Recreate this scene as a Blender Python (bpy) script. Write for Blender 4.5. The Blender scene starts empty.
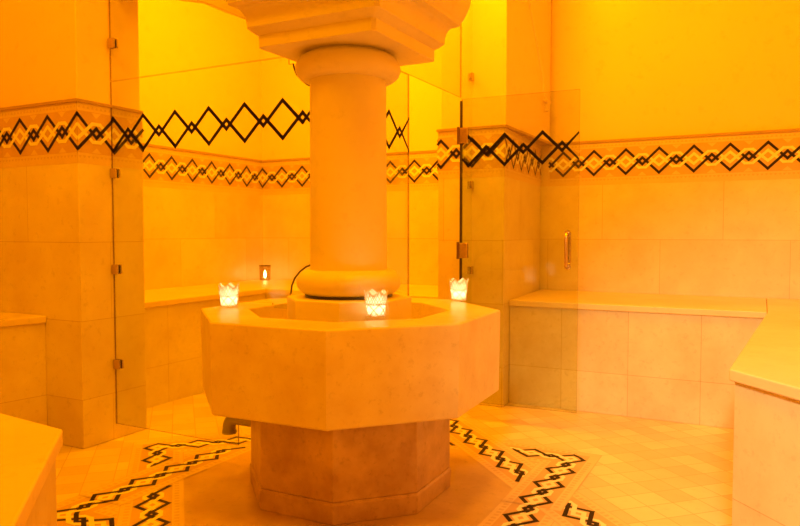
import bpy, bmesh, math, random
from math import pi, cos, sin, radians, sqrt
from mathutils import Vector
random.seed(4)
sc = bpy.context.scene
COL = sc.collection

# ------------------------------------------------------------ materials
def new_mat(name):
    m = bpy.data.materials.new(name); m.use_nodes = True
    nt = m.node_tree
    return m, nt, nt.nodes['Principled BSDF']

def N(nt, t, **kw):
    n = nt.nodes.new(t)
    for k, v in kw.items():
        if k in n.inputs: n.inputs[k].default_value = v
        else: setattr(n, k, v)
    return n

def mixc(nt, fac, a, b, mode='MIX'):
    n = nt.nodes.new('ShaderNodeMix'); n.data_type = 'RGBA'; n.blend_type = mode
    for idx, v in ((0, fac), (6, a), (7, b)):
        if hasattr(v, 'is_output'): nt.links.new(v, n.inputs[idx])
        else: n.inputs[idx].default_value = v if idx == 0 else tuple(v) + ((1,) if len(v) == 3 else ())
    return n.outputs[2]

def stone(name, base, vein, rough=.35, scale=3., mottled=.5, tile=None, mortar=None, rot=0, tonevar=.0, bump=.15, shift=(0,0)):
    """procedural limestone; tile=(w,h,offset,mortar) lays seams in metre UVs"""
    m, nt, b = new_mat(name)
    geo = N(nt, 'ShaderNodeNewGeometry')
    n1 = N(nt, 'ShaderNodeTexNoise', Scale=scale, Detail=6.0, Roughness=.62)
    nt.links.new(geo.outputs['Position'], n1.inputs['Vector'])
    r1 = N(nt, 'ShaderNodeMapRange'); r1.inputs[1].default_value = .38; r1.inputs[2].default_value = .68
    nt.links.new(n1.outputs['Fac'], r1.inputs[0])
    mm = N(nt, 'ShaderNodeMath', operation='MULTIPLY'); mm.inputs[1].default_value = mottled
    nt.links.new(r1.outputs[0], mm.inputs[0])
    col = mixc(nt, mm.outputs[0], base, vein)
    n2 = N(nt, 'ShaderNodeTexNoise', Scale=scale*9, Detail=5.0, Roughness=.7)
    nt.links.new(geo.outputs['Position'], n2.inputs['Vector'])
    r2 = N(nt, 'ShaderNodeMapRange'); r2.inputs[1].default_value = .56; r2.inputs[2].default_value = .78
    nt.links.new(n2.outputs['Fac'], r2.inputs[0])
    m2 = N(nt, 'ShaderNodeMath', operation='MULTIPLY'); m2.inputs[1].default_value = mottled*.7
    nt.links.new(r2.outputs[0], m2.inputs[0])
    dark = tuple(c*.62 for c in vein)
    col = mixc(nt, m2.outputs[0], col, dark)
    hgt = n2.outputs['Fac']
    if tile:
        w, h, off, mo = tile
        uv = N(nt, 'ShaderNodeUVMap'); uv.uv_map = 'UVMap'
        mp = N(nt, 'ShaderNodeMapping'); mp.inputs['Rotation'].default_value = (0, 0, rot)
        mp.inputs['Location'].default_value = (shift[0], shift[1], 0)
        nt.links.new(uv.outputs[0], mp.inputs[0])
        br = N(nt, 'ShaderNodeTexBrick'); br.offset = off; br.squash = 1
        br.inputs['Scale'].default_value = 1; br.inputs['Brick Width'].default_value = w
        br.inputs['Row Height'].default_value = h; br.inputs['Mortar Size'].default_value = mo
        br.inputs['Mortar Smooth'].default_value = .3
        br.inputs['Color1'].default_value = (1, 1, 1, 1)
        br.inputs['Color2'].default_value = (1-tonevar, 1-tonevar*1.25, 1-tonevar*1.5, 1)
        br.inputs['Mortar'].default_value = tuple(mortar) + (1,)
        nt.links.new(mp.outputs[0], br.inputs['Vector'])
        col = mixc(nt, 1.0, col, br.outputs['Color'], 'MULTIPLY')
    nt.links.new(col, b.inputs['Base Color'])
    b.inputs['Roughness'].default_value = rough
    b.inputs['Specular IOR Level'].default_value = .5
    bp = N(nt, 'ShaderNodeBump', Strength=bump, Distance=.004)
    nt.links.new(hgt, bp.inputs['Height']); nt.links.new(bp.outputs[0], b.inputs['Normal'])
    return m

def plain(name, col, rough=.5, metal=0., spec=.5):
    m, nt, b = new_mat(name)
    geo = N(nt, 'ShaderNodeNewGeometry'); n1 = N(nt, 'ShaderNodeTexNoise', Scale=60., Detail=3.)
    nt.links.new(geo.outputs['Position'], n1.inputs['Vector'])
    c = mixc(nt, n1.outputs['Fac'], tuple(x*.86 for x in col), tuple(min(1, x*1.12) for x in col))
    nt.links.new(c, b.inputs['Base Color'])
    b.inputs['Roughness'].default_value = rough; b.inputs['Metallic'].default_value = metal
    b.inputs['Specular IOR Level'].default_value = spec
    return m

STONE = (.86, .74, .50); VEIN = (.70, .53, .30)
M = {}
M['tile'] = stone('limestone_wall_tiles', STONE, VEIN, .33, 2.8, .6, (.8, .4, .5, .0018), (.74, .64, .52), tonevar=.10, shift=(.24, .15))
M['bench_tile'] = stone('limestone_bench_tiles', STONE, VEIN, .38, 3.6, .65, (.4, .4, 0., .0018), (.74, .64, .52), tonevar=.06, shift=(.3, .15))
M['slab'] = stone('limestone_bench_slab', (.88, .71, .46), (.74, .52, .26), .42, 2.4, .5)
M['basin'] = stone('limestone_carved', (.84, .70, .42), (.66, .46, .22), .3, 4.2, .62)
M['base'] = stone('limestone_mottled_pedestal', (.70, .47, .26), (.38, .19, .08), .34, 4.2, .85)  # browner and more mottled than the basin stone
M['column'] = stone('limestone_column', (.84, .72, .43), (.76, .61, .33), .42, 2.0, .4)
M['plaster'] = stone('yellow_limewash_plaster', (.93, .72, .36), (.90, .68, .32), .36, 1.2, .5, bump=.06)
M['floor'] = stone('limestone_floor_tiles', (.88, .72, .50), (.78, .56, .34), .34, 2.0, .5, (.122, .122, 0., .0022), (.72, .58, .43), rot=radians(45), tonevar=.19, shift=(.02, .045))
M['inner_floor'] = stone('limestone_inner_octagon', (.70, .49, .28), (.48, .29, .13), .30, 3.0, .7)  # flat floor inside the star, darker than the tiles
M['field'] = stone('mosaic_terracotta_field', (.68, .44, .24), (.58, .35, .18), .4, 12, .5, bump=.2)
M['border'] = stone('mosaic_cream_border', (.80, .60, .37), (.70, .50, .29), .4, 12, .5, bump=.2)
M['dentil'] = plain('mosaic_tan_teeth', (.68, .47, .28), .45)
M['pale'] = plain('mosaic_pale_line', (.95, .84, .58), .4)
M['dark'] = plain('mosaic_dark_line', (.016, .007, .006), .55, spec=.25)
M['film'] = plain('black_glass_film', (.008, .004, .004), .6, spec=.15)
M['ledge'] = stone('limestone_ledge_shade', (.52, .32, .17), (.42, .24, .12), .45, 5, .5)  # ledge colour darkened to paint the shadow line of the coping
M['metal'] = plain('brass_fitting', (.62, .48, .30), .25, 1.)
M['bronze'] = plain('aged_bronze_fitting', (.22, .13, .07), .35, .9)
M['pipe'] = plain('dull_grey_metal_pipe', (.42, .40, .36), .45, .6)
M['seal_shade'] = plain('dark_seal_and_joint_shade', (.05, .03, .015), .3)  # glass seals, and the painted shade in the column joint
M['wax'] = plain('white_candle_wax', (.95, .92, .85), .5)
M['tin'] = plain('tea_light_aluminium', (.8, .8, .8), .3, 1.)
M['lattice'] = plain('cream_fretwork', (.80, .58, .30), .5)
M['white_metal'] = plain('white_enamelled_metal', (.93, .92, .90), .4)

def glass_mat(name, tint, ior=1.45, refl=1.0, rough=0.0):
    m = bpy.data.materials.new(name); m.use_nodes = True; nt = m.node_tree
    nt.nodes.clear()
    out = N(nt, 'ShaderNodeOutputMaterial'); mix = N(nt, 'ShaderNodeMixShader')
    tr = N(nt, 'ShaderNodeBsdfTransparent', Color=tint + (1,)); gl = N(nt, 'ShaderNodeBsdfGlossy', Color=(refl, refl, refl, 1), Roughness=rough)
    fr = N(nt, 'ShaderNodeFresnel'); geo = N(nt, 'ShaderNodeNewGeometry')
    mr = N(nt, 'ShaderNodeMapRange'); mr.inputs[3].default_value = ior; mr.inputs[4].default_value = 1/ior   # same ratio met from inside the pane
    nt.links.new(geo.outputs['Backfacing'], mr.inputs[0]); nt.links.new(mr.outputs[0], fr.inputs['IOR'])
    nt.links.new(fr.outputs[0], mix.inputs[0]); nt.links.new(tr.outputs[0], mix.inputs[1])
    nt.links.new(gl.outputs[0], mix.inputs[2]); nt.links.new(mix.outputs[0], out.inputs[0])
    return m
M['glass'] = glass_mat('clear_glass_pane', (.905, .935, .80))
M['edge'] = glass_mat('polished_glass_edge', (.42, .30, .16))
M['tumbler'] = glass_mat('thin_tumbler_glass', (.90, .84, .74))

def liner_mat():
    m = bpy.data.materials.new('frosted_glass_liner'); m.use_nodes = True; nt = m.node_tree; nt.nodes.clear()
    out = N(nt, 'ShaderNodeOutputMaterial'); mix = N(nt, 'ShaderNodeMixShader', Fac=.5)
    a = N(nt, 'ShaderNodeBsdfTranslucent', Color=(.95, .93, .9, 1)); b = N(nt, 'ShaderNodeBsdfDiffuse', Color=(.9, .88, .84, 1))
    nt.links.new(a.outputs[0], mix.inputs[1]); nt.links.new(b.outputs[0], mix.inputs[2]); nt.links.new(mix.outputs[0], out.inputs[0])
    return m
M['liner'] = liner_mat()
def emit(name, col, s):
    m = bpy.data.materials.new(name); m.use_nodes = True; nt = m.node_tree; nt.nodes.clear()
    out = N(nt, 'ShaderNodeOutputMaterial'); e = N(nt, 'ShaderNodeEmission', Color=col + (1,), Strength=s)
    nt.links.new(e.outputs[0], out.inputs[0]); return m
M['flame'] = emit('candle_flame', (1, .72, .34), 30)

# ------------------------------------------------------------ mesh helpers
class MB:
    def to_size(s):
        s.v = [(CX+(x-DX)*K, CY+(y-DY)*K, Z(z)) for x, y, z in s.v]; return s
    def __init__(s): s.v = []; s.f = []; s.m = []; s.mats = []
    def mi(s, mat):
        if mat not in s.mats: s.mats.append(mat)
        return s.mats.index(mat)
    def poly(s, pts, mat):
        i = len(s.v); s.v += [tuple(p) for p in pts]; s.f.append(tuple(range(i, i+len(pts)))); s.m.append(s.mi(mat))
    def box(s, x0, x1, y0, y1, z0, z1, mat, faces='xXyYzZ', side=None):
        i = len(s.v)
        s.v += [(x0,y0,z0),(x1,y0,z0),(x1,y1,z0),(x0,y1,z0),(x0,y0,z1),(x1,y0,z1),(x1,y1,z1),(x0,y1,z1)]
        F = dict(z=(0,3,2,1), Z=(4,5,6,7), y=(0,1,5,4), Y=(2,3,7,6), x=(0,4,7,3), X=(1,2,6,5))
        for k in faces: s.f.append(tuple(i+j for j in F[k])); s.m.append(s.mi(side[k] if side and k in side else mat))
    def prism(s, pts, z0, z1, mat, side=None, axis='z'):
        """pts ccw outline; axis gives the extruded direction"""
        def P(a, b, c): return (a, b, c) if axis == 'z' else ((a, c, b) if axis == 'y' else (c, a, b))
        n = len(pts); i = len(s.v)
        s.v += [P(p[0], p[1], z0) for p in pts] + [P(p[0], p[1], z1) for p in pts]
        s.f.append(tuple(i+k for k in reversed(range(n)))); s.m.append(s.mi(mat))
        s.f.append(tuple(i+n+k for k in range(n))); s.m.append(s.mi(mat))
        for k in range(n):
            j = (k+1) % n
            s.f.append((i+k, i+j, i+n+j, i+n+k)); s.m.append(s.mi(side or mat))
    def loops(s, rings, mat, close_ends=True, cyclic=False):
        n = len(rings[0]); base = []
        for r in rings: base.append(len(s.v)); s.v += [tuple(p) for p in r]
        R = len(rings)
        for a in range(R if cyclic else R-1):
            b = (a+1) % R
            for k in range(n):
                j = (k+1) % n
                s.f.append((base[a]+k, base[a]+j, base[b]+j, base[b]+k)); s.m.append(s.mi(mat))
        if close_ends and not cyclic:
            s.f.append(tuple(base[0]+k for k in reversed(range(n)))); s.m.append(s.mi(mat))
            s.f.append(tuple(base[-1]+k for k in range(n))); s.m.append(s.mi(mat))
    def lathe(s, prof, cx, cy, mat, n=64, close=True, rot=0):
        s.loops([[(cx+r*cos(rot+2*pi*k/n), cy+r*sin(rot+2*pi*k/n), z) for k in range(n)] for r, z in prof], mat, close)
    def tube(s, path, r, mat, n=12, cyclic=False):
        path = [Vector(p) for p in path]; rings = []; up = None
        for i, p in enumerate(path):
            a = path[i-1] if (i or cyclic) else p; b = path[(i+1) % len(path)] if (i < len(path)-1 or cyclic) else p
            t = (b-a).normalized()
            if up is None: up = t.orthogonal().normalized()
            up = (up - t*up.dot(t)).normalized(); w = t.cross(up)
            rings.append([p + (up*cos(2*pi*k/n) + w*sin(2*pi*k/n))*r for k in range(n)])
        s.loops(rings, mat, True, cyclic)
    def build(s, name, parent=None, smooth=None, bevel=0, uv=True, fix=True, kind=None, wn=False):
        me = bpy.data.meshes.new(name)
        L = Vector(parent['org']) if parent is not None and 'org' in parent else Vector((0, 0, 0))
        me.from_pydata([tuple(Vector(p)-L) for p in s.v], [], s.f); me.update()
        for m in s.mats: me.materials.append(M[m])
        for p, k in zip(me.polygons, s.m): p.material_index = k
        if fix:
            bm = bmesh.new(); bm.from_mesh(me); bmesh.ops.recalc_face_normals(bm, faces=bm.faces); bm.to_mesh(me); bm.free()
        if uv:
            l = me.uv_layers.new(name='UVMap')
            for p in me.polygons:
                n = p.normal
                for li in p.loop_indices:
                    c = me.vertices[me.loops[li].vertex_index].co + L
                    if abs(n.z) > .7: q = (c.x, c.y)
                    elif abs(n.x) > .92: q = (c.y, c.z)
                    elif abs(n.y) > .92: q = (c.x, c.z)
                    else:
                        t = Vector((-n.y, n.x, 0)).normalized(); q = (c.dot(t), c.z)
                    l.data[li].uv = q
        o = bpy.data.objects.new(name, me); COL.objects.link(o)
        if parent is not None: o.parent = parent; o['org'] = tuple(L)
        if kind: o['kind'] = kind
        if smooth is not None:
            for p in me.polygons: p.use_smooth = True
            me.set_sharp_from_angle(angle=radians(smooth))
        if bevel:
            b = o.modifiers.new('bevel', 'BEVEL'); b.width = bevel; b.segments = 3; b.limit_method = 'ANGLE'; b.angle_limit = radians(25)
            b.harden_normals = True
            for p in me.polygons: p.use_smooth = True
            me.set_sharp_from_angle(angle=radians(30))
        return o

def thing(name, label, cat, loc, group=None):
    o = bpy.data.objects.new(name, None); COL.objects.link(o); o.location = loc; o['org'] = tuple(loc)
    o.empty_display_size = .1; o['label'] = label; o['category'] = cat
    if group: o['group'] = group
    return o

# ------------------------------------------------------------ lozenge pattern (surface inlay)
def clip_seg(a, b, u0, u1):
    (ua, va), (ub, vb) = a, b
    if ub < ua: ua, va, ub, vb = ub, vb, ua, va
    if ub <= u0 or ua >= u1: return None
    def at(u): return (u, va + (vb-va)*(u-ua)/(ub-ua))
    return at(max(ua, u0)), at(min(ub, u1))

def seg_quads(out, a, b, w, mat, lay, ext=.5):
    d = Vector((b[0]-a[0], b[1]-a[1]));
    if d.length < 1e-5: return
    t = d.normalized(); n = Vector((-t.y, t.x))*w/2; e = t*w*ext
    A = Vector(a)-e; B = Vector(b)+e
    out.append(([A-n, B-n, B+n, A+n], mat, lay))

def lozenges(out, u0, u1, peak, p, A, a, w, lay=2, pale=True, dark='dark'):
    """two mirrored zigzags: wide lozenges centred at peak+k*p, tiny ones halfway"""
    k0 = int(math.floor((u0-peak)/p))-1; k1 = int(math.ceil((u1-peak)/p))+1
    for k in range(k0, k1):
        c = peak+k*p; h = c+p/2; e = c+p
        if pale:
            fw = p*.105; P, q = A*.53, A*.40
            for sg in (1, -1):
                pts = [(c, -sg*q), (h-fw, sg*P), (h+fw, sg*P), (e, -sg*q)]
                for s0, s1 in zip(pts, pts[1:]):
                    cs = clip_seg(s0, s1, u0, u1)
                    if cs: seg_quads(out, cs[0], cs[1], w*1.05, 'pale', lay+1+.15*(pts.index(s0))+(.45 if sg > 0 else 0), .35)
        for sg in (1, -1):
            for (s0, s1, asc) in (((c, sg*A), (h, -sg*a), sg < 0), ((h, -sg*a), (e, sg*A), sg > 0)):
                cs = clip_seg(s0, s1, u0, u1)
                if cs: seg_quads(out, cs[0], cs[1], w, dark, lay+(2 if asc and pale else 0)+(.3 if sg > 0 else 0)+(.15 if asc else 0), .5)

def frieze_polys(u0, u1, peak, p, z0=1.446, z1=1.750, zc=1.605, A=.086, w=.0165):
    out = []
    R = lambda a, b, c, d, m, l: out.append(([(a, c), (b, c), (b, d), (a, d)], m, l))
    R(u0, u1, z0, z1, 'border', 0); R(u0, u1, zc-.105, zc+.105, 'field', 1)
    loz = []
    lozenges(loz, u0, u1, peak, p, A, .024, w)
    out += [([(q[0], q[1]+zc) for q in pts], m, l) for pts, m, l in loz]
    u = u0+.012
    while u < u1-.012:                                    # rows of little teeth above and below
        out.append(([(u-.010, zc+.118), (u+.010, zc+.118), (u, zc+.132)], 'dentil', 1))
        out.append(([(u-.010, zc-.118), (u, zc-.132), (u+.010, zc-.118)], 'dentil', 1))
        u += .026
    for k in range(int(u1/p)-200, int(u1/p)+200):          # faint lighter triangles in the field
        c = peak+k*p
        if u0+.03 < c+p/2 < u1-.03:
            for sg in (1, -1):
                out.append(([(c+p/2-.03, zc+sg*.102), (c+p/2+.03, zc+sg*.102), (c+p/2, zc+sg*.075)], 'border', 2))
    return out

def put(mb, polys, fn, step=.0005):
    for pts, m, l in polys: mb.poly([fn(q[0], q[1], .001+l*step) for q in pts], m)

# ------------------------------------------------------------ layout (metres; wall_left = west, wall_back = north)
WLX, WRY = -4.1345, 5.198
P1X, P1Y0, P1Y1 = -3.04, 2.373, 2.785
P2X0, P2X1, P2Y = -1.88, -1.43, 4.163
CX, CY = -1.586, 2.577      # axis of fountain and column
K, DZ = .922, .0858          # fountain profile figures below are in units of .922 m, counted from z = .0858
Z = lambda z: z*K+DZ
DX, DY = -1.72, 2.795        # drawing origin of those figures
H1, CEIL = 1.446, 3.7
EX, SY = 1.7, -1.5           # east and south faces of the room
BT, BL = .668, .630          # bench slab top / underside

# ---- shell
def room_box(name, *a, mat='plaster'):
    mb = MB(); mb.box(*a, mat); return mb.build(name, kind='structure')
MC = (-1.602, 2.566)       # centre of the floor star
AS = .92; BW = .25
def octo(cx, cy, ap, rot=0): R = ap/cos(pi/8); return [(cx+R*cos(pi/8+k*pi/4+rot), cy+R*sin(pi/8+k*pi/4+rot)) for k in range(8)]
fl = MB(); fl.box(WLX, EX, SY, WRY, -.1, 0, 'floor'); floor = fl.build('floor', kind='structure')
ig = MB(); ig.poly([(*q, .0008) for q in octo(MC[0], MC[1], AS-BW+.005)], 'inner_floor'); ig.build('inner_octagon', floor, fix=False)

T = .22
room_box('ceiling', WLX-T, EX+T, SY-T, WRY+T, CEIL, CEIL+T)
def wall(name, x0, x1, y0, y1, clad, frieze=None):
    w = MB(); w.box(x0, x1, y0, y1, -.2, CEIL, 'plaster'); o = w.build(name, kind='structure')
    c = MB(); c.box(*clad, 0, H1, 'tile'); c.build('tile_cladding', o)
    return o
CL = .022; LP = .009
def do_frieze(parent, segs, ledge, name='frieze'):
    mb = MB()
    for polys, fn in segs: put(mb, polys, fn)
    mb.build(name, parent, fix=False)
    if not ledge: return
    lb = MB()
    for b in ledge: lb.box(*b, 'ledge')
    lb.build('ledge', parent)
def backing(parent, boxes):
    b = MB()
    for q in boxes: b.box(*q, H1, 1.75, 'border')
    b.build('frieze_bed', parent)
wb = wall('wall_back', WLX-T, EX+T, WRY+CL, WRY+T, (WLX, EX, WRY, WRY+CL))
backing(wb, [(WLX, EX, WRY+.0005, WRY+CL)])
do_frieze(wb, [(frieze_polys(WLX, P2X0, WLX, .2247), lambda u, v, d: (u, WRY-d, v)),
               (frieze_polys(P2X1, EX, -.206, .2245), lambda u, v, d: (u, WRY-d, v))],
          [(WLX, P2X0, WRY-LP, WRY+CL, 1.75, 1.767), (P2X1, EX, WRY-LP, WRY+CL, 1.75, 1.767)])
wl = wall('wall_left', WLX-T, WLX-CL, SY-T, WRY+CL, (WLX-CL, WLX, SY, WRY))
backing(wl, [(WLX-CL, WLX-.0005, SY, WRY)])
do_frieze(wl, [(frieze_polys(P1Y1, WRY, WRY, .2247), lambda u, v, d: (WLX+d, u, v)),
               (frieze_polys(SY, P1Y0, P1Y0, .2247), lambda u, v, d: (WLX+d, u, v))],
          [(WLX-CL, WLX+LP, P1Y1, WRY-LP, 1.75, 1.767), (WLX-CL, WLX+LP, SY, P1Y0, 1.75, 1.767)])
wr = wall('wall_right', EX+CL, EX+T, SY-T, WRY+CL, (EX, EX+CL, SY, WRY))
wn = wall('wall_near', WLX-T, EX+T, SY-T, SY-CL, (WLX, EX, SY-CL, SY))

# ---- pillars
def pillar(x0, x1, y0, y1, label, faces, x2=None, out=0.):
    x2 = x1 if x2 is None else x2          # right flank may run slightly out of square
    q = lambda g: [(x0-g, y0-g), (x1+g, y0-g), (x2+g, y1), (x0-g, y1)]
    o = thing('pillar', label, 'pillar', ((x0+x1)/2, (y0+y1)/2, 0), 'square wall pillars with a mosaic frieze')
    s = MB(); s.prism([(x0+CL*.7, y0+CL*.5), (x1-CL*.5+out, y0+CL*.5), (x1-CL*.5+out, y1-.002), (x0+CL*.7, y1-.002)], 1.765, CEIL-.001, 'plaster'); s.build('plastered_shaft', o, bevel=.006)
    c = MB(); c.prism(q(0), 0.001, 1.75, 'tile'); c.build('tile_cladding', o, bevel=.004)
    segs = []
    for f, pk, p in faces:
        if f == 'front': segs.append((frieze_polys(x0, x1, pk, p), lambda u, v, d: (u, y0-d, v)))
        if f == 'right': segs.append((frieze_polys(y0, y1, pk, p), lambda u, v, d: (x1+(x2-x1)*(u-y0)/(y1-y0)+d, u, v)))
        if f == 'left': segs.append((frieze_polys(y0, y1, pk, p), lambda u, v, d: (x0-d, u, v)))
    do_frieze(o, segs, [])
    lb = MB(); lb.prism([(x0-LP, y0-LP), (x1+LP, y0-LP), (max(x2, x1+out)+LP, y1), (x0-LP, y1)], 1.75, 1.765, 'ledge'); lb.build('ledge', o)
    return o
pl1 = pillar(WLX+.001, P1X, P1Y0, P1Y1, 'wide square pillar at far left with mosaic frieze, the glass screen fixed to its side', [('front', P1X, .2215), ('right', P1Y0, .2215)])
pl2 = pillar(P2X0, P2X1, P2Y, WRY-.018, 'square pillar on the back wall behind the open glass door', [('front', P2X1, .2150), ('right', P2Y, .2070), ('left', P2Y, .2070)], x2=-1.495, out=.016)

# thin moulded arch rib on the pillar's right flank, ending in a corbel
path = []
for k in range(15):
    a = k/14; z = 2.06+1.62*a; path.append((5.035-.62*max(0, z-2.12)-.25*max(0, z-2.12)**2, z))
mb = MB(); rings = []
for y, z in path: rings.append([(P2X1-.004, y-.045, z), (P2X1+.03, y-.035, z), (P2X1+.03, y+.035, z), (P2X1-.004, y+.04, z)])
mb.loops([[(x-.012, y, z) for x, y, z in r] for r in rings], 'plaster'); rib = mb.build('arch_rib', pl2, bevel=.008)
mb = MB(); mb.prism([(4.98, 2.06), (5.10, 2.06), (5.10, 2.045), (5.07, 2.03), (5.065, 1.98), (5.02, 1.98), (5.015, 2.03), (4.98, 2.045)], P2X1-.010, P2X1+.035, 'plaster', axis='x')
mb.build('corbel', rib, bevel=.004)

# ---- fountain
f = thing('fountain', 'octagonal stone fountain basin on a pedestal in the middle of the room', 'fountain', (CX, CY, 0))
V = [22.5*pi/180 + k*pi/4 for k in range(8)]
TURN = 2.1
def ring(R, z): return [(DX+R*cos(a+radians(TURN)), DY+R*sin(a+radians(TURN)), z) for a in V]
b = MB(); rc = .012
b.loops([ring(.10, .36), ring(.697, .36), ring(.702, .366), ring(.7075, .725), ring(.7055, .735), ring(.699, .74), ring(.481, .74), ring(.475, .737), ring(.473, .73), ring(.465, .58), ring(.10, .575)], 'basin', True)
bo = b.to_size().build('basin', f, smooth=25); TURN = .9
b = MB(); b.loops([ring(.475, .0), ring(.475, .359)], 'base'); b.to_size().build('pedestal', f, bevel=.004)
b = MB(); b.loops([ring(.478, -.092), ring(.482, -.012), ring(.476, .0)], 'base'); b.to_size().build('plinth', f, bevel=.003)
# drain pipe elbow below the basin
px0, py0 = -2.30, 2.66
b = MB()
b.tube([(DX-.43, 2.66, .185), (-2.285, 2.66, .185)]+[(-2.285-.05*sin(a), 2.66, .135+.05*cos(a)) for a in [k*pi/16 for k in range(1, 9)]]+[(-2.335, 2.66, .110)], .032, 'pipe', 16)
b.tube([(-2.335, 2.66, .104), (-2.335, 2.66, .120)], .036, 'pipe', 16)
dp = b.to_size().build('drain_pipe', f, smooth=40)

# ---- column in the fountain
c = thing('column', 'thick round stone column rising from the fountain to a square capital', 'column', (CX, CY, Z(.583)))
b = MB(); b.loops([ring(.295, .583), ring(.295, .797), ring(.29, .802)], 'column'); pb = b.to_size().build('plinth_block', c, bevel=.004)
def torus_prof(z0, z1, ri, ro):
    zc, h = (z0+z1)/2, (z1-z0)/2; rr = ro-h*1.0
    return [(ri, z0)]+[(rr+h*1.0*cos(a), zc+h*sin(a)) for a in [(-90+k*12)*pi/180 for k in range(16)]]+[(ri, z1)]
b = MB(); b.lathe(torus_prof(.812, .928, .17, .243), DX, DY, 'column', 96); b.to_size().build('base_torus', c, smooth=50)
b = MB(); b.lathe([(.205, .802), (.205, .813)], DX, DY, 'seal_shade', 96); b.to_size().build('painted_joint_shade', c, smooth=50)  # near-black ring paints the shade in the gap below the torus
b = MB(); b.lathe([(.179, .90), (.176, 1.83)], DX, DY, 'column', 96); b.to_size().build('shaft', c, smooth=50)
b = MB(); b.lathe(torus_prof(1.795, 1.908, .17, .243), DX, DY, 'column', 96)
b.lathe([(.19, 1.9), (.19, 1.9155)], DX, DY, 'column', 64); b.to_size().build('neck_torus', c, smooth=50)
KX, KY = DX+.018, DY-.014
def sqr(w, z, ch=.016): return [(KX+x, KY+y, z) for x, y in ((w, -w+ch), (w, w-ch), (w-ch, w), (-w+ch, w), (-w, w-ch), (-w, -w+ch), (-w+ch, -w), (w-ch, -w))]
prof = [(.298, 1.915), (.298, 1.966), (.303, 1.970), (.322, 1.984), (.328, 1.992)]
for k in range(9):
    a = k/8; prof.append((.334+.045*(1-cos(a*pi/2)), 1.996+.09*sin(a*pi/2)**1.0))
prof += [(.392, 2.092), (.394, 2.102), (.400, 2.112)]
for k in range(7):
    a = k/6; prof.append((.402+.03*sin(a*pi/2), 2.115+.12*a))
prof += [(.445, 2.25), (.445, 2.42), (.30, 2.43), (.30, (CEIL-.001-DZ)/K)]
b = MB(); b.loops([sqr(w, z) for w, z in prof], 'column'); b.to_size().build('capital', c, smooth=28)

# arch springing from the capital to the left pillar
ar = thing('arch', 'plastered arch springing left from the column capital above the glass screen', 'arch', (-2.5, CY, 2.0))
ip = [(-2.10, 2.06), (-2.14, 2.085), (-2.22, 2.115), (-2.305, 2.145), (-2.42, 2.20), (-2.56, 2.265), (-2.709, 2.325), (-2.86, 2.40), (P1X+.002, 2.43)]
ip = [(CX+(x+1.72)*K, Z(z+.01)) for x, z in ip[:-1]]
ip += [(P1X+.002, ip[-1][1]+.10)]
b = MB(); b.prism(ip+[(P1X+.002, 3.0), (ip[0][0], 3.0)], CY+.06, CY+.30, 'plaster', axis='y'); b.build('arch_wall', ar, bevel=.006)
b = MB(); b.prism(ip+[(x, z+.07) for x, z in reversed(ip)], CY+.02, CY+.06, 'column', axis='y'); b.build('archivolt', ar, bevel=.006)

# ---- glass screens
GT = .009
DOORTOP = Z(1.955); FB = .084       # glass starts above the floor
def pane_y(parent, pts, y, name='pane'):           # outline in x,z
    mb = MB(); mb.prism(pts, y-GT/2, y+GT/2, 'glass', side='edge', axis='y'); return mb.build(name, parent)
def pane_x(parent, pts, x, name='pane'):
    mb = MB(); mb.prism(pts, x-GT/2, x+GT/2, 'glass', side='edge', axis='x'); return mb.build(name, parent)
def band(parent, u0, u1, peak, zc, fn, p=.218, clipf=None):
    out = []; lozenges(out, u0+.004, u1-.004, peak, p, .085, .022, .0165, pale=False, dark='film')
    mb = MB()
    for pts, m, l in out:
        mb.poly([fn(min(max(q[0], u0), u1), q[1]+zc, l*.0003) for q in pts], m)
    return mb.build('lozenge_film', parent, fix=False)
def clip(parent, x, y, z, along='y', mat='metal', w=.045, h=.05):
    mb = MB()
    d = .016
    if along == 'y':
        mb.box(x, x+w, y-d, y-GT/2-.0003, z-h/2, z+h/2, mat); mb.box(x, x+w, y+GT/2+.0003, y+d, z-h/2, z+h/2, mat)
        mb.box(x-.0, x+.006, y-d, y+d, z-h/2, z+h/2, mat)
    else:
        mb.box(x-d, x-GT/2-.0003, y-w, y, z-h/2, z+h/2, mat); mb.box(x+GT/2+.0003, x+d, y-w, y, z-h/2, z+h/2, mat)
        mb.box(x-d, x+d, y-.006, y, z-h/2, z+h/2, mat)
    return mb.build('wall_clip', parent, bevel=.003)

low = [(.335, .772), (.333, .80), (.327, .84), (.309, .877), (.278, .91), (.243, .933), (.190, .952)]      # cut-outs round the column mouldings
high = [(.188, 1.792), (.228, 1.806), (.262, 1.832), (.290, 1.86), (.304, 1.89), (.310, 1.914)]
GA = thing('glass_screen', 'fixed glass panel with black lozenge band between left pillar and column', 'glass screen', (P1X, CY, 0))
x0 = P1X+.004
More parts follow.
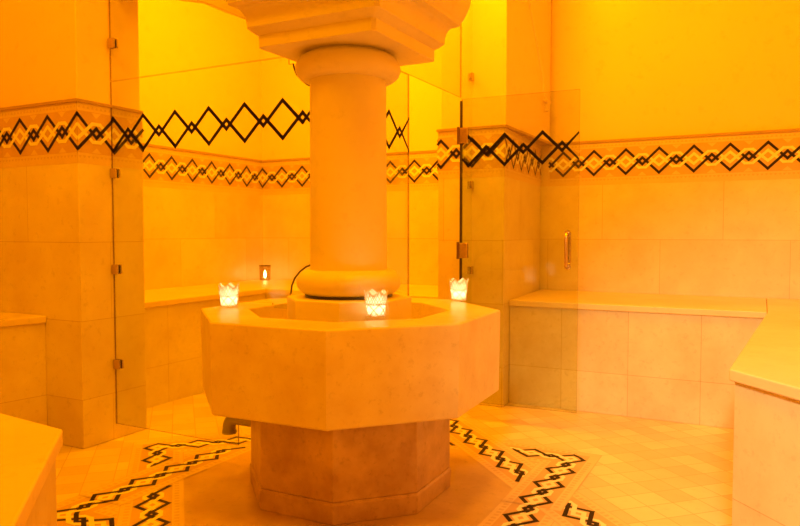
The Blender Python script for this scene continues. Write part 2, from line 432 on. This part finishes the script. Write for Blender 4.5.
# outline: bottom-left, right along floor, up beside the basin, over the rim, round the base torus, shaft, top torus
ga = [(x0, FB), (CX-K*.672, FB), (CX-K*.672, Z(.748)), (CX-K*.445, Z(.748)), (CX-K*.445, Z(.725)), (CX-K*.337, Z(.725)), (CX-K*.337, Z(.80))] + [(CX-K*a, Z(z)) for a, z in [(.337, .802)]+low[1:]]
ga += [(CX-K*a, Z(z)) for a, z in high] + [ (CX-K*.335, Z(1.913)), (CX-K*.335, DOORTOP-.004), (x0, DOORTOP-.004)]
pane_y(GA, ga, CY)
def seal(parent, pts):
    mb = MB(); mb.tube(pts, .0042, 'seal_shade', 8); return mb.build('rubber_seal', parent, smooth=50)
seal(GA, [(CX-K*a, CY, Z(z)) for a, z in low[1:]]); seal(GA, [(CX-K*a, CY, Z(z)) for a, z in high])
band(GA, x0, CX-K*.184, CX+K*(-2.327+1.72), Z(1.652), lambda u, v, d: (u, CY-GT/2-.0012-d, v))
for z in (1.409, .906, .404): clip(GA, P1X+.002, CY, z, 'y', 'metal')
GB = thing('glass_screen', 'clear transom glass above the lozenge-banded panel, left of the capital', 'glass screen', (P1X, CY, DOORTOP))
# transom follows arch soffit
tr = [(x0, DOORTOP), (CX-K*.335, DOORTOP), (CX-K*.335, Z(1.99)), (CX-K*.37, Z(2.03)), (CX-K*.385, Z(2.07))] + [(x, z-.004) for x, z in ip[:-1]] + [(x0, ip[-1][1]-.004)]
pane_y(GB, tr, CY)
clip(GB, P1X+.002, CY, 2.08, 'y', 'metal')

HY = 3.825        # door hinge line
GX = CX
GC = thing('glass_screen', 'narrow fixed glass panel with lozenge band just right of the column', 'glass screen', (GX, 3.2, 0))
JY = CY+K*.62
q = lambda d: CY+K*d
yb = [(q(a), Z(z)) for a, z in reversed(low[1:])] + [(q(.337), Z(.802)), (q(.337), Z(.725)), (q(.445), Z(.725)), (q(.445), Z(.748)), (JY, Z(.748)),
      (JY, DOORTOP-.004), (q(.335), DOORTOP-.004), (q(.335), Z(1.913))] + [(q(a), Z(z)) for a, z in reversed(high)]
pane_x(GC, yb, GX)
band(GC, q(.184), JY, q(.505)-.109, Z(1.628), lambda u, v, d: (GX+GT/2+.0012+d, u, v))
GD = thing('glass_screen', 'clear transom glass above the door opening, right of the capital', 'glass screen', (GX, 3.2, DOORTOP))
pane_x(GD, [(q(.335), DOORTOP), (HY+.004, DOORTOP), (HY+.004, 3.2), (q(.48), 3.2), (q(.48), Z(2.3)), (q(.46), Z(2.23)), (q(.42), Z(2.1)), (q(.36), Z(1.99))], GX)
GE = thing('glass_screen', 'very narrow glass strip between back pillar and door hinges', 'glass screen', (GX, P2Y, 0))
SX = -1.648                  # the strip runs slightly askew to the pillar face
mb = MB(); mb.prism([(GX-GT/2, HY+.014), (GX+GT/2, HY+.014), (SX+GT/2, P2Y-.004), (SX-GT/2, P2Y-.004)], FB, 3.2, 'glass', side=None); mb.build('pane', GE)
for z in (2.075, 1.399, .86): clip(GE, SX, P2Y-.002, z, 'x', 'metal', w=.03)

# open door
dang = radians(2.0); DW = .69; D0, D1 = .102, 1.876
D = thing('glass_door', 'open frameless glass door with black lozenge band and brass pull handle', 'door', (GX, HY, 0))
D['org'] = (0, 0, 0)
def dpart(mb, name, **k): return mb.build(name, D, **k)
mb = MB(); mb.prism([(.012, D0), (DW, D0), (DW, D1), (.012, D1)], -GT/2, GT/2, 'glass', side='edge', axis='y'); dpart(mb, 'pane')
mb = MB(); out = []; lozenges(out, .014, DW-.002, .052, .218, .085, .022, .0165, pale=False, dark='film')
for pts, m, l in out: mb.poly([(min(max(q[0], .012), DW), -GT/2-.0012-l*.0003, q[1]+Z(1.612)) for q in pts], m)
dpart(mb, 'lozenge_film', fix=False)
mb = MB(); mb.box(.0, .012, -.007, .007, D0, D1-.01, 'seal_shade'); dpart(mb, 'hinge_seal')
for z in (Z(1.712), Z(.985)):
    mb = MB(); mb.box(-.014, .05, -.016, -GT/2-.0003, z-.045, z+.045, 'metal'); mb.box(-.014, .05, GT/2+.0003, .016, z-.045, z+.045, 'metal')
    mb.box(-.016, .006, -.013, .06, z-.045, z+.045, 'metal')
    h = dpart(mb, 'hinge', bevel=.003)
    mb = MB(); mb.lathe([(.008, z-.05), (.008, z+.05)], 0, .0, 'bronze', 12); mb.v = [(x-.006, y-.018, zz) for x, y, zz in mb.v]; mb.build('hinge_pin', h, smooth=40)
hx = DW-.058
for sd in (-1, 1):
    mb = MB(); z0, z1, off, r = Z(.895), Z(1.095), .045*sd, .03
    pth = [(hx, GT/2*sd, z0)]+[(hx, off-r*sd*(1-sin(a)), z0+r*(1-cos(a))-.0) for a in [k*pi/12 for k in range(0, 7)]]+[(hx, off-r*sd*(1-cos(a)), z1-r*(1-sin(a))) for a in [k*pi/12 for k in range(0, 7)]]+[(hx, GT/2*sd, z1)]
    mb.tube(pth, .010, 'metal', 12)
    for z in (z0, z1):
        mb.tube([(hx, GT/2*sd, z), (hx, GT/2*sd+.006*sd, z)], .016, 'metal', 16)
    dpart(mb, 'pull_handle', smooth=50)
D.rotation_euler = (0, 0, dang)

# ---- benches
def bench(label, pts_top, pts_base, loc, ends=True):
    o = thing('stone_bench', label, 'bench', loc, 'stone benches along the walls')
    s = MB(); s.prism(pts_top, BL, BT, 'slab'); s.build('seat_slab', o, bevel=.006)
    s = MB(); s.prism(pts_base, .001, BL-.001, 'bench_tile'); s.build('base', o)
    return o
LBX, BBY = -3.40, 4.30
e = .002
bench('tiled bench behind the glass screen, along the left wall to the corner', [(WLX+e, P1Y1+e), (LBX+.015, P1Y1+e), (LBX+.015, BBY-.017), (WLX+e, BBY-.017)],
      [(WLX+e, P1Y1+e), (LBX, P1Y1+e), (LBX, BBY-.017), (WLX+e, BBY-.017)], (-3.7, 3.6, 0))
bench('tiled bench along the back wall between the room corner and the pillar', [(WLX+.004, WRY-e), (WLX+.004, BBY-.016), (P2X0-e, BBY-.016), (P2X0-e, WRY-e)],
      [(WLX+.004, WRY-e), (WLX+.004, BBY-.015), (LBX, BBY-.015), (LBX, BBY), (P2X0-e, BBY), (P2X0-e, WRY-e)], (-2.7, 4.7, 0))
bench('tiled bench in front of the left pillar, at the left edge', [(WLX+e, 1.10), (LBX-.095, 1.10), (LBX+.10, P1Y0-e), (WLX+e, P1Y0-e)],
      [(WLX+e, 1.10), (LBX-.11, 1.10), (LBX+.085, P1Y0-e), (WLX+e, P1Y0-e)], (-3.7, 1.7, 0))
RX = .03
bench('long tiled bench along the back wall to the right of the open glass door', [(P2X1-.005, BBY-.016), (RX-e, BBY-.016), (RX-e, WRY-e), (P2X1-.061, WRY-e)],
      [(P2X1-.006, BBY), (RX+.015, BBY), (RX+.015, WRY-e), (P2X1-.061, WRY-e)], (-.7, 4.7, 0))
bench('tiled bench with a blunt corner in the right foreground', [(-.087, 2.435), (.105, 2.215), (EX-e, .45), (EX-e, WRY-e), (RX, WRY-e), (RX, BBY-.016)],
      [(-.070, 2.445), (.118, 2.232), (EX-e, .472), (EX-e, WRY-e), (RX+.018, WRY-e), (RX+.018, BBY-.016)], (.8, 3.2, 0))
bench('tiled bench with a cut corner in the left foreground', [(WLX+e, 1.085), (WLX+e, -1.2), (.35, -1.2), (.35, -.67), (-.975, .64), (-1.36, 1.010), (-1.64, 1.036)],
      [(WLX+e, 1.065), (WLX+e, -1.2), (.33, -1.2), (.33, -.685), (-.990, .628), (-1.366, .995), (-1.64, 1.02)], (-2, .2, 0))

# ---- floor mosaic: two interlaced squares
fm = MB()
def band_side(ang, u0, u1, lay0, mitre=True, p=.1988):
    """one side of a square: u along it (ccw), v outwards, mosaic centre as origin"""
    c, s = cos(ang), sin(ang); mid = AS-BW/2
    def fn(u, v, d): return (MC[0]+c*(mid+v)-s*u, MC[1]+s*(mid+v)+c*u, d)
    h = BW/2; zz = .0008+lay0
    polys = []
    def strip(v0, v1, m, l):
        ua, ub = (lambda v: max(u0, -(mid+v))), (lambda v: min(u1, mid+v))
        polys.append(([(ua(v0), v0), (ub(v0), v0), (ub(v1), v1), (ua(v1), v1)], m, l))
    strip(-h, h, 'border', 0); strip(-.076, .076, 'field', 1)
    strip(h-.004, h, 'dentil', 1); strip(-h, -h+.004, 'dentil', 1)
    loz = []; lozenges(loz, max(u0, -mid-.1), min(u1, mid+.1), mid, p, .062, .017, .018); polys += loz
    u = -mid
    while u < mid:
        if u0+.01 < u < u1-.01:
            polys.append(([(u-.008, -.084), (u+.008, -.084), (u+.008, -.104), (u-.008, -.104)][::-1], 'dentil', 1))
            polys.append(([(u-.008, .084), (u+.008, .084), (u+.008, .104), (u-.008, .104)], 'dentil', 1))
        u += .03
    def cut(pts, g):
        o_ = []
        for a_, b_ in zip(pts, pts[1:]+pts[:1]):
            ga_, gb_ = g(a_), g(b_)
            if ga_ >= 0: o_.append(a_)
            if (ga_ >= 0) != (gb_ >= 0):
                t_ = ga_/(ga_-gb_); o_.append((a_[0]+(b_[0]-a_[0])*t_, a_[1]+(b_[1]-a_[1])*t_))
        return o_
    for pts, m, l in polys:
        pts = cut([tuple(q) for q in pts], lambda q: mid+q[1]-q[0])
        if len(pts) > 2: pts = cut(pts, lambda q: q[0]+mid+q[1])
        if len(pts) > 2 and u0 > -1.9: pts = cut(pts, lambda q: q[0]-u0)
        if len(pts) > 2 and u0 > -1.9: pts = cut(pts, lambda q: u1-q[0])
        if len(pts) > 2: fm.poly([fn(q[0], q[1], zz+l*.0002) for q in pts], m)
k4 = AS*(sqrt(2)-1)
for k in range(4): band_side(k*pi/2, -2, 2, 0)
for k in range(4): band_side(k*pi/2+pi/4, -2, 2, .0011)
for k in range(4): band_side(k*pi/2, k4-BW*1.0, k4+BW*.98, .0022)
fm.build('lozenge_mosaic', floor, fix=False)

# ---- candles
def tealight(x, y, z, label, r=.019, fl=1.0):
    o = thing('tea_light', label, 'candle', (x, y, z))
    b = MB(); b.lathe([(r, z), (r+.0006, z+.015), (r-.001, z+.0152), (r-.001, z+.012)], x, y, 'tin', 24); b.build('cup', o, smooth=40)
    b = MB(); b.lathe([(r-.0015, z+.0121), (.001, z+.0125)], x, y, 'wax', 24); b.build('wax', o, smooth=40)
    b = MB(); b.lathe([(.001*fl, z+.0128), (.0045*fl, z+.0128+.006*fl), (.0055*fl, z+.0128+.012*fl), (.004*fl, z+.0128+.021*fl), (.0008, z+.0128+.031*fl)], x, y, 'flame', 16); b.build('flame', o, smooth=60)
    return o
def candle_light(x, y, z, e):
    l = bpy.data.lights.new('candle_glow', 'POINT'); l.energy = e; l.color = (1, .86, .50); l.shadow_soft_size = .008
    ob = bpy.data.objects.new('candle_glow', l); ob.location = (x, y, z); COL.objects.link(ob)

def holder(x, y, z, rot, label):
    o = thing('candle_holder', label, 'candle holder', (x, y, z), 'white pierced candle holders on the fountain rim')
    Ht, r0, r1 = .102, .0355, .0460
    rad = lambda q, d=0: r0+(r1-r0)*q/Ht+d
    NP = 6
    def P(a, q, d): return (x+rad(q, d)*cos(rot+a), y+rad(q, d)*sin(rot+a), z+q)
    mb = MB(); th = .0012
    def strap(a0, q0, a1, q1, w, mt='lattice'):
        n = 6; rings = []
        da, dq = (a1-a0)*r1, (q1-q0); L = math.hypot(da, dq); na, nq = -dq/L/r1*w/2, da/L*w/2
        for k in range(n+1):
            a = a0+(a1-a0)*k/n; q = q0+(q1-q0)*k/n
            rings.append([P(a-na, q-nq, th), P(a+na, q+nq, th), P(a+na, q+nq, -th*.2), P(a-na, q-nq, -th*.2)])
        mb.loops(rings, mt)
    # solid hoops
    for q0, q1 in ((0, .007), (.049, .0535)):
        n = 48; ringsb = [[P(2*pi*k/n, q0, th), P(2*pi*k/n, q1, th), P(2*pi*k/n, q1, -th*.3), P(2*pi*k/n, q0, -th*.3)] for k in range(n)]
        mb.loops(ringsb, 'white_metal', False, True)
    dp = 2*pi/NP
    for k in range(NP):
        a = k*dp
        # lower tier: wide lozenge between hoops plus crossing straps
        for (s0, s1) in (((a, .005), (a+dp/2, .030)), ((a+dp/2, .030), (a+dp, .005)), ((a, .051), (a+dp/2, .030)), ((a+dp/2, .030), (a+dp, .051))):
            strap(s0[0], s0[1], s1[0], s1[1], .0034)
        strap(a+dp*.25, .0175, a+dp*.5, .005, .002); strap(a+dp*.75, .0175, a+dp*.5, .005, .002)
        # upper tier: fine lattice under a zigzag crown
        for j in range(4):
            f0 = j/4
            top = lambda f: Ht-.004 - (.020)*(1-abs(2*((f) % 1)-1))**1 if False else .086+.020*abs(2*((f) % 1)-1)
            strap(a+dp*f0, .052, a+dp*(f0+.5), .052+.034*(top(f0+.5)-.052)/.034, .0022)
            strap(a+dp*(f0+.5), .052, a+dp*f0, top(f0), .0022)
        strap(a, .104, a+dp/2, .085, .005, 'white_metal'); strap(a+dp/2, .085, a+dp, .104, .005, 'white_metal')
    cup = mb.build('pierced_cup', o, fix=True)
    # frosted liner with the same crown
    n = 96; lb = MB(); tz = lambda k: .083+.019*abs(2*((k/n*NP) % 1)-1)
    lo = [(x+(r0-.0022)*cos(rot+2*pi*k/n), y+(r0-.0022)*sin(rot+2*pi*k/n), z+.001) for k in range(n)]
    hi = [P(2*pi*k/n, tz(k), -.0022) for k in range(n)]
    lb.loops([lo, hi], 'liner', False); lb.poly(lo[::-1], 'liner'); lb.build('frosted_liner', o, smooth=60, fix=False)
    return o
RIM = Z(.74)+.0005
for (x, y, rot, lab) in ((-2.103, 2.403, .1, 'left'), (-1.342, 2.382, .3, 'front'), (-1.317, 3.163, .5, 'right')):
    holder(x, y, RIM, rot, {'left': 'white pierced candle holder on the left end of the fountain rim',
                            'front': 'white pierced candle holder on the front of the fountain rim, before the column',
                            'right': 'white pierced candle holder on the right-hand fountain rim, near the door hinge'}[lab])
    tealight(x, y, RIM+.0022, {'left': 'tea light burning in the left candle holder', 'front': 'tea light burning in the front candle holder',
                            'right': 'tea light burning in the right candle holder'}[lab])
    candle_light(x, y, RIM+.056, .11)
# glass tumbler in the far corner
tx, ty, tz = -3.98, 5.03, BT+.0005
g = thing('glass_tumbler', 'small clear glass tumbler on the bench in the far corner', 'tumbler', (tx, ty, tz))
b = MB(); b.lathe([(.044, tz), (.049, tz+.004), (.052, tz+.134), (.0505, tz+.1345), (.0475, tz+.008), (.01, tz+.006)], tx, ty, 'tumbler', 48); b.build('tumbler_glass', g, smooth=40)
b = MB(); b.lathe([(.0518, tz+.128), (.0528, tz+.128), (.0528, tz+.1355), (.0518, tz+.1355)], tx, ty, 'bronze', 48, False); b.build('rim_band', g, smooth=40)
tealight(tx, ty, tz+.008, 'tea light burning inside the clear tumbler in the corner', r=.028, fl=2.3)
candle_light(tx, ty, tz+.062, .9)

# ------------------------------------------------------------ lights
AMB = (1.0, .385, .0)
def area(name, loc, target, size, e, col, spread=None):
    l = bpy.data.lights.new(name, 'AREA'); l.shape = 'DISK'; l.size = size; l.energy = e; l.color = col
    o = bpy.data.objects.new(name, l); o.location = loc; COL.objects.link(o)
    d = Vector(target)-Vector(loc); o.rotation_euler = d.to_track_quat('-Z', 'Y').to_euler()
    return o
area('ceiling_lamp_back', (-1.55, 3.3, 3.6), (-1.2, 5.0, 1.6), .5, 46, AMB)
area('ceiling_lamp_left', (-2.9, 3.7, 3.6), (-3.3, 3.9, .4), .5, 56, AMB)
area('ceiling_lamp_middle', (-.7, 1.6, 3.6), (-1.3, 2.4, .4), .6, 35, AMB)
area('added_front_fill', (-2.5, .9, 3.6), (-2.7, 1.8, 0), .6, 30, AMB)  # unseen fill added to brighten the left pillar front and floor
area('ceiling_lamp_right', (.6, 3.6, 3.6), (-.1, 3.9, 0), .6, 19, AMB)
area('near_area_light', (.9, -1.2, 1.9), (-.2, 3.8, .6), .9, 16, (1, .40, .0))  # unseen amber area light behind the camera, aimed at the right benches
l = bpy.data.lights.new('added_pale_spot', 'SPOT'); l.energy = 330; l.color = (1, 1.0, .56); l.spot_size = radians(34); l.spot_blend = .85; l.shadow_soft_size = .25  # unseen pale spot added to whiten the right benches and floor
o = bpy.data.objects.new('added_pale_spot', l); o.location = (.2, -1.3, 2.6); COL.objects.link(o)
o.rotation_euler = (Vector((.08, 3.8, .1))-Vector(o.location)).to_track_quat('-Z', 'Y').to_euler()
w = bpy.data.worlds.new('world'); sc.world = w; w.use_nodes = True
w.node_tree.nodes['Background'].inputs[0].default_value = (1, .4, .0, 1); w.node_tree.nodes['Background'].inputs[1].default_value = .05

# ------------------------------------------------------------ camera
cam = bpy.data.cameras.new('camera'); co = bpy.data.objects.new('camera', cam); COL.objects.link(co)
co.location = (0, 0, 1.1); co.rotation_euler = (pi/2-.04366, 0, .47846)
cam.sensor_fit = 'HORIZONTAL'; cam.sensor_width = 36; cam.lens = 699.4/800*36; cam.clip_start = .02
sc.camera = co
sc.view_settings.view_transform = 'Standard'; sc.view_settings.look = 'None'; sc.view_settings.gamma = 1
sc.view_settings.exposure = 0.35; sc.view_settings.use_curve_mapping = False
sc.cycles.max_bounces = 10; sc.cycles.transparent_max_bounces = 24; sc.cycles.use_denoising = True
sc.cycles.sample_clamp_indirect = 6
for o in bpy.data.objects:
    if 'org' in o: del o['org']
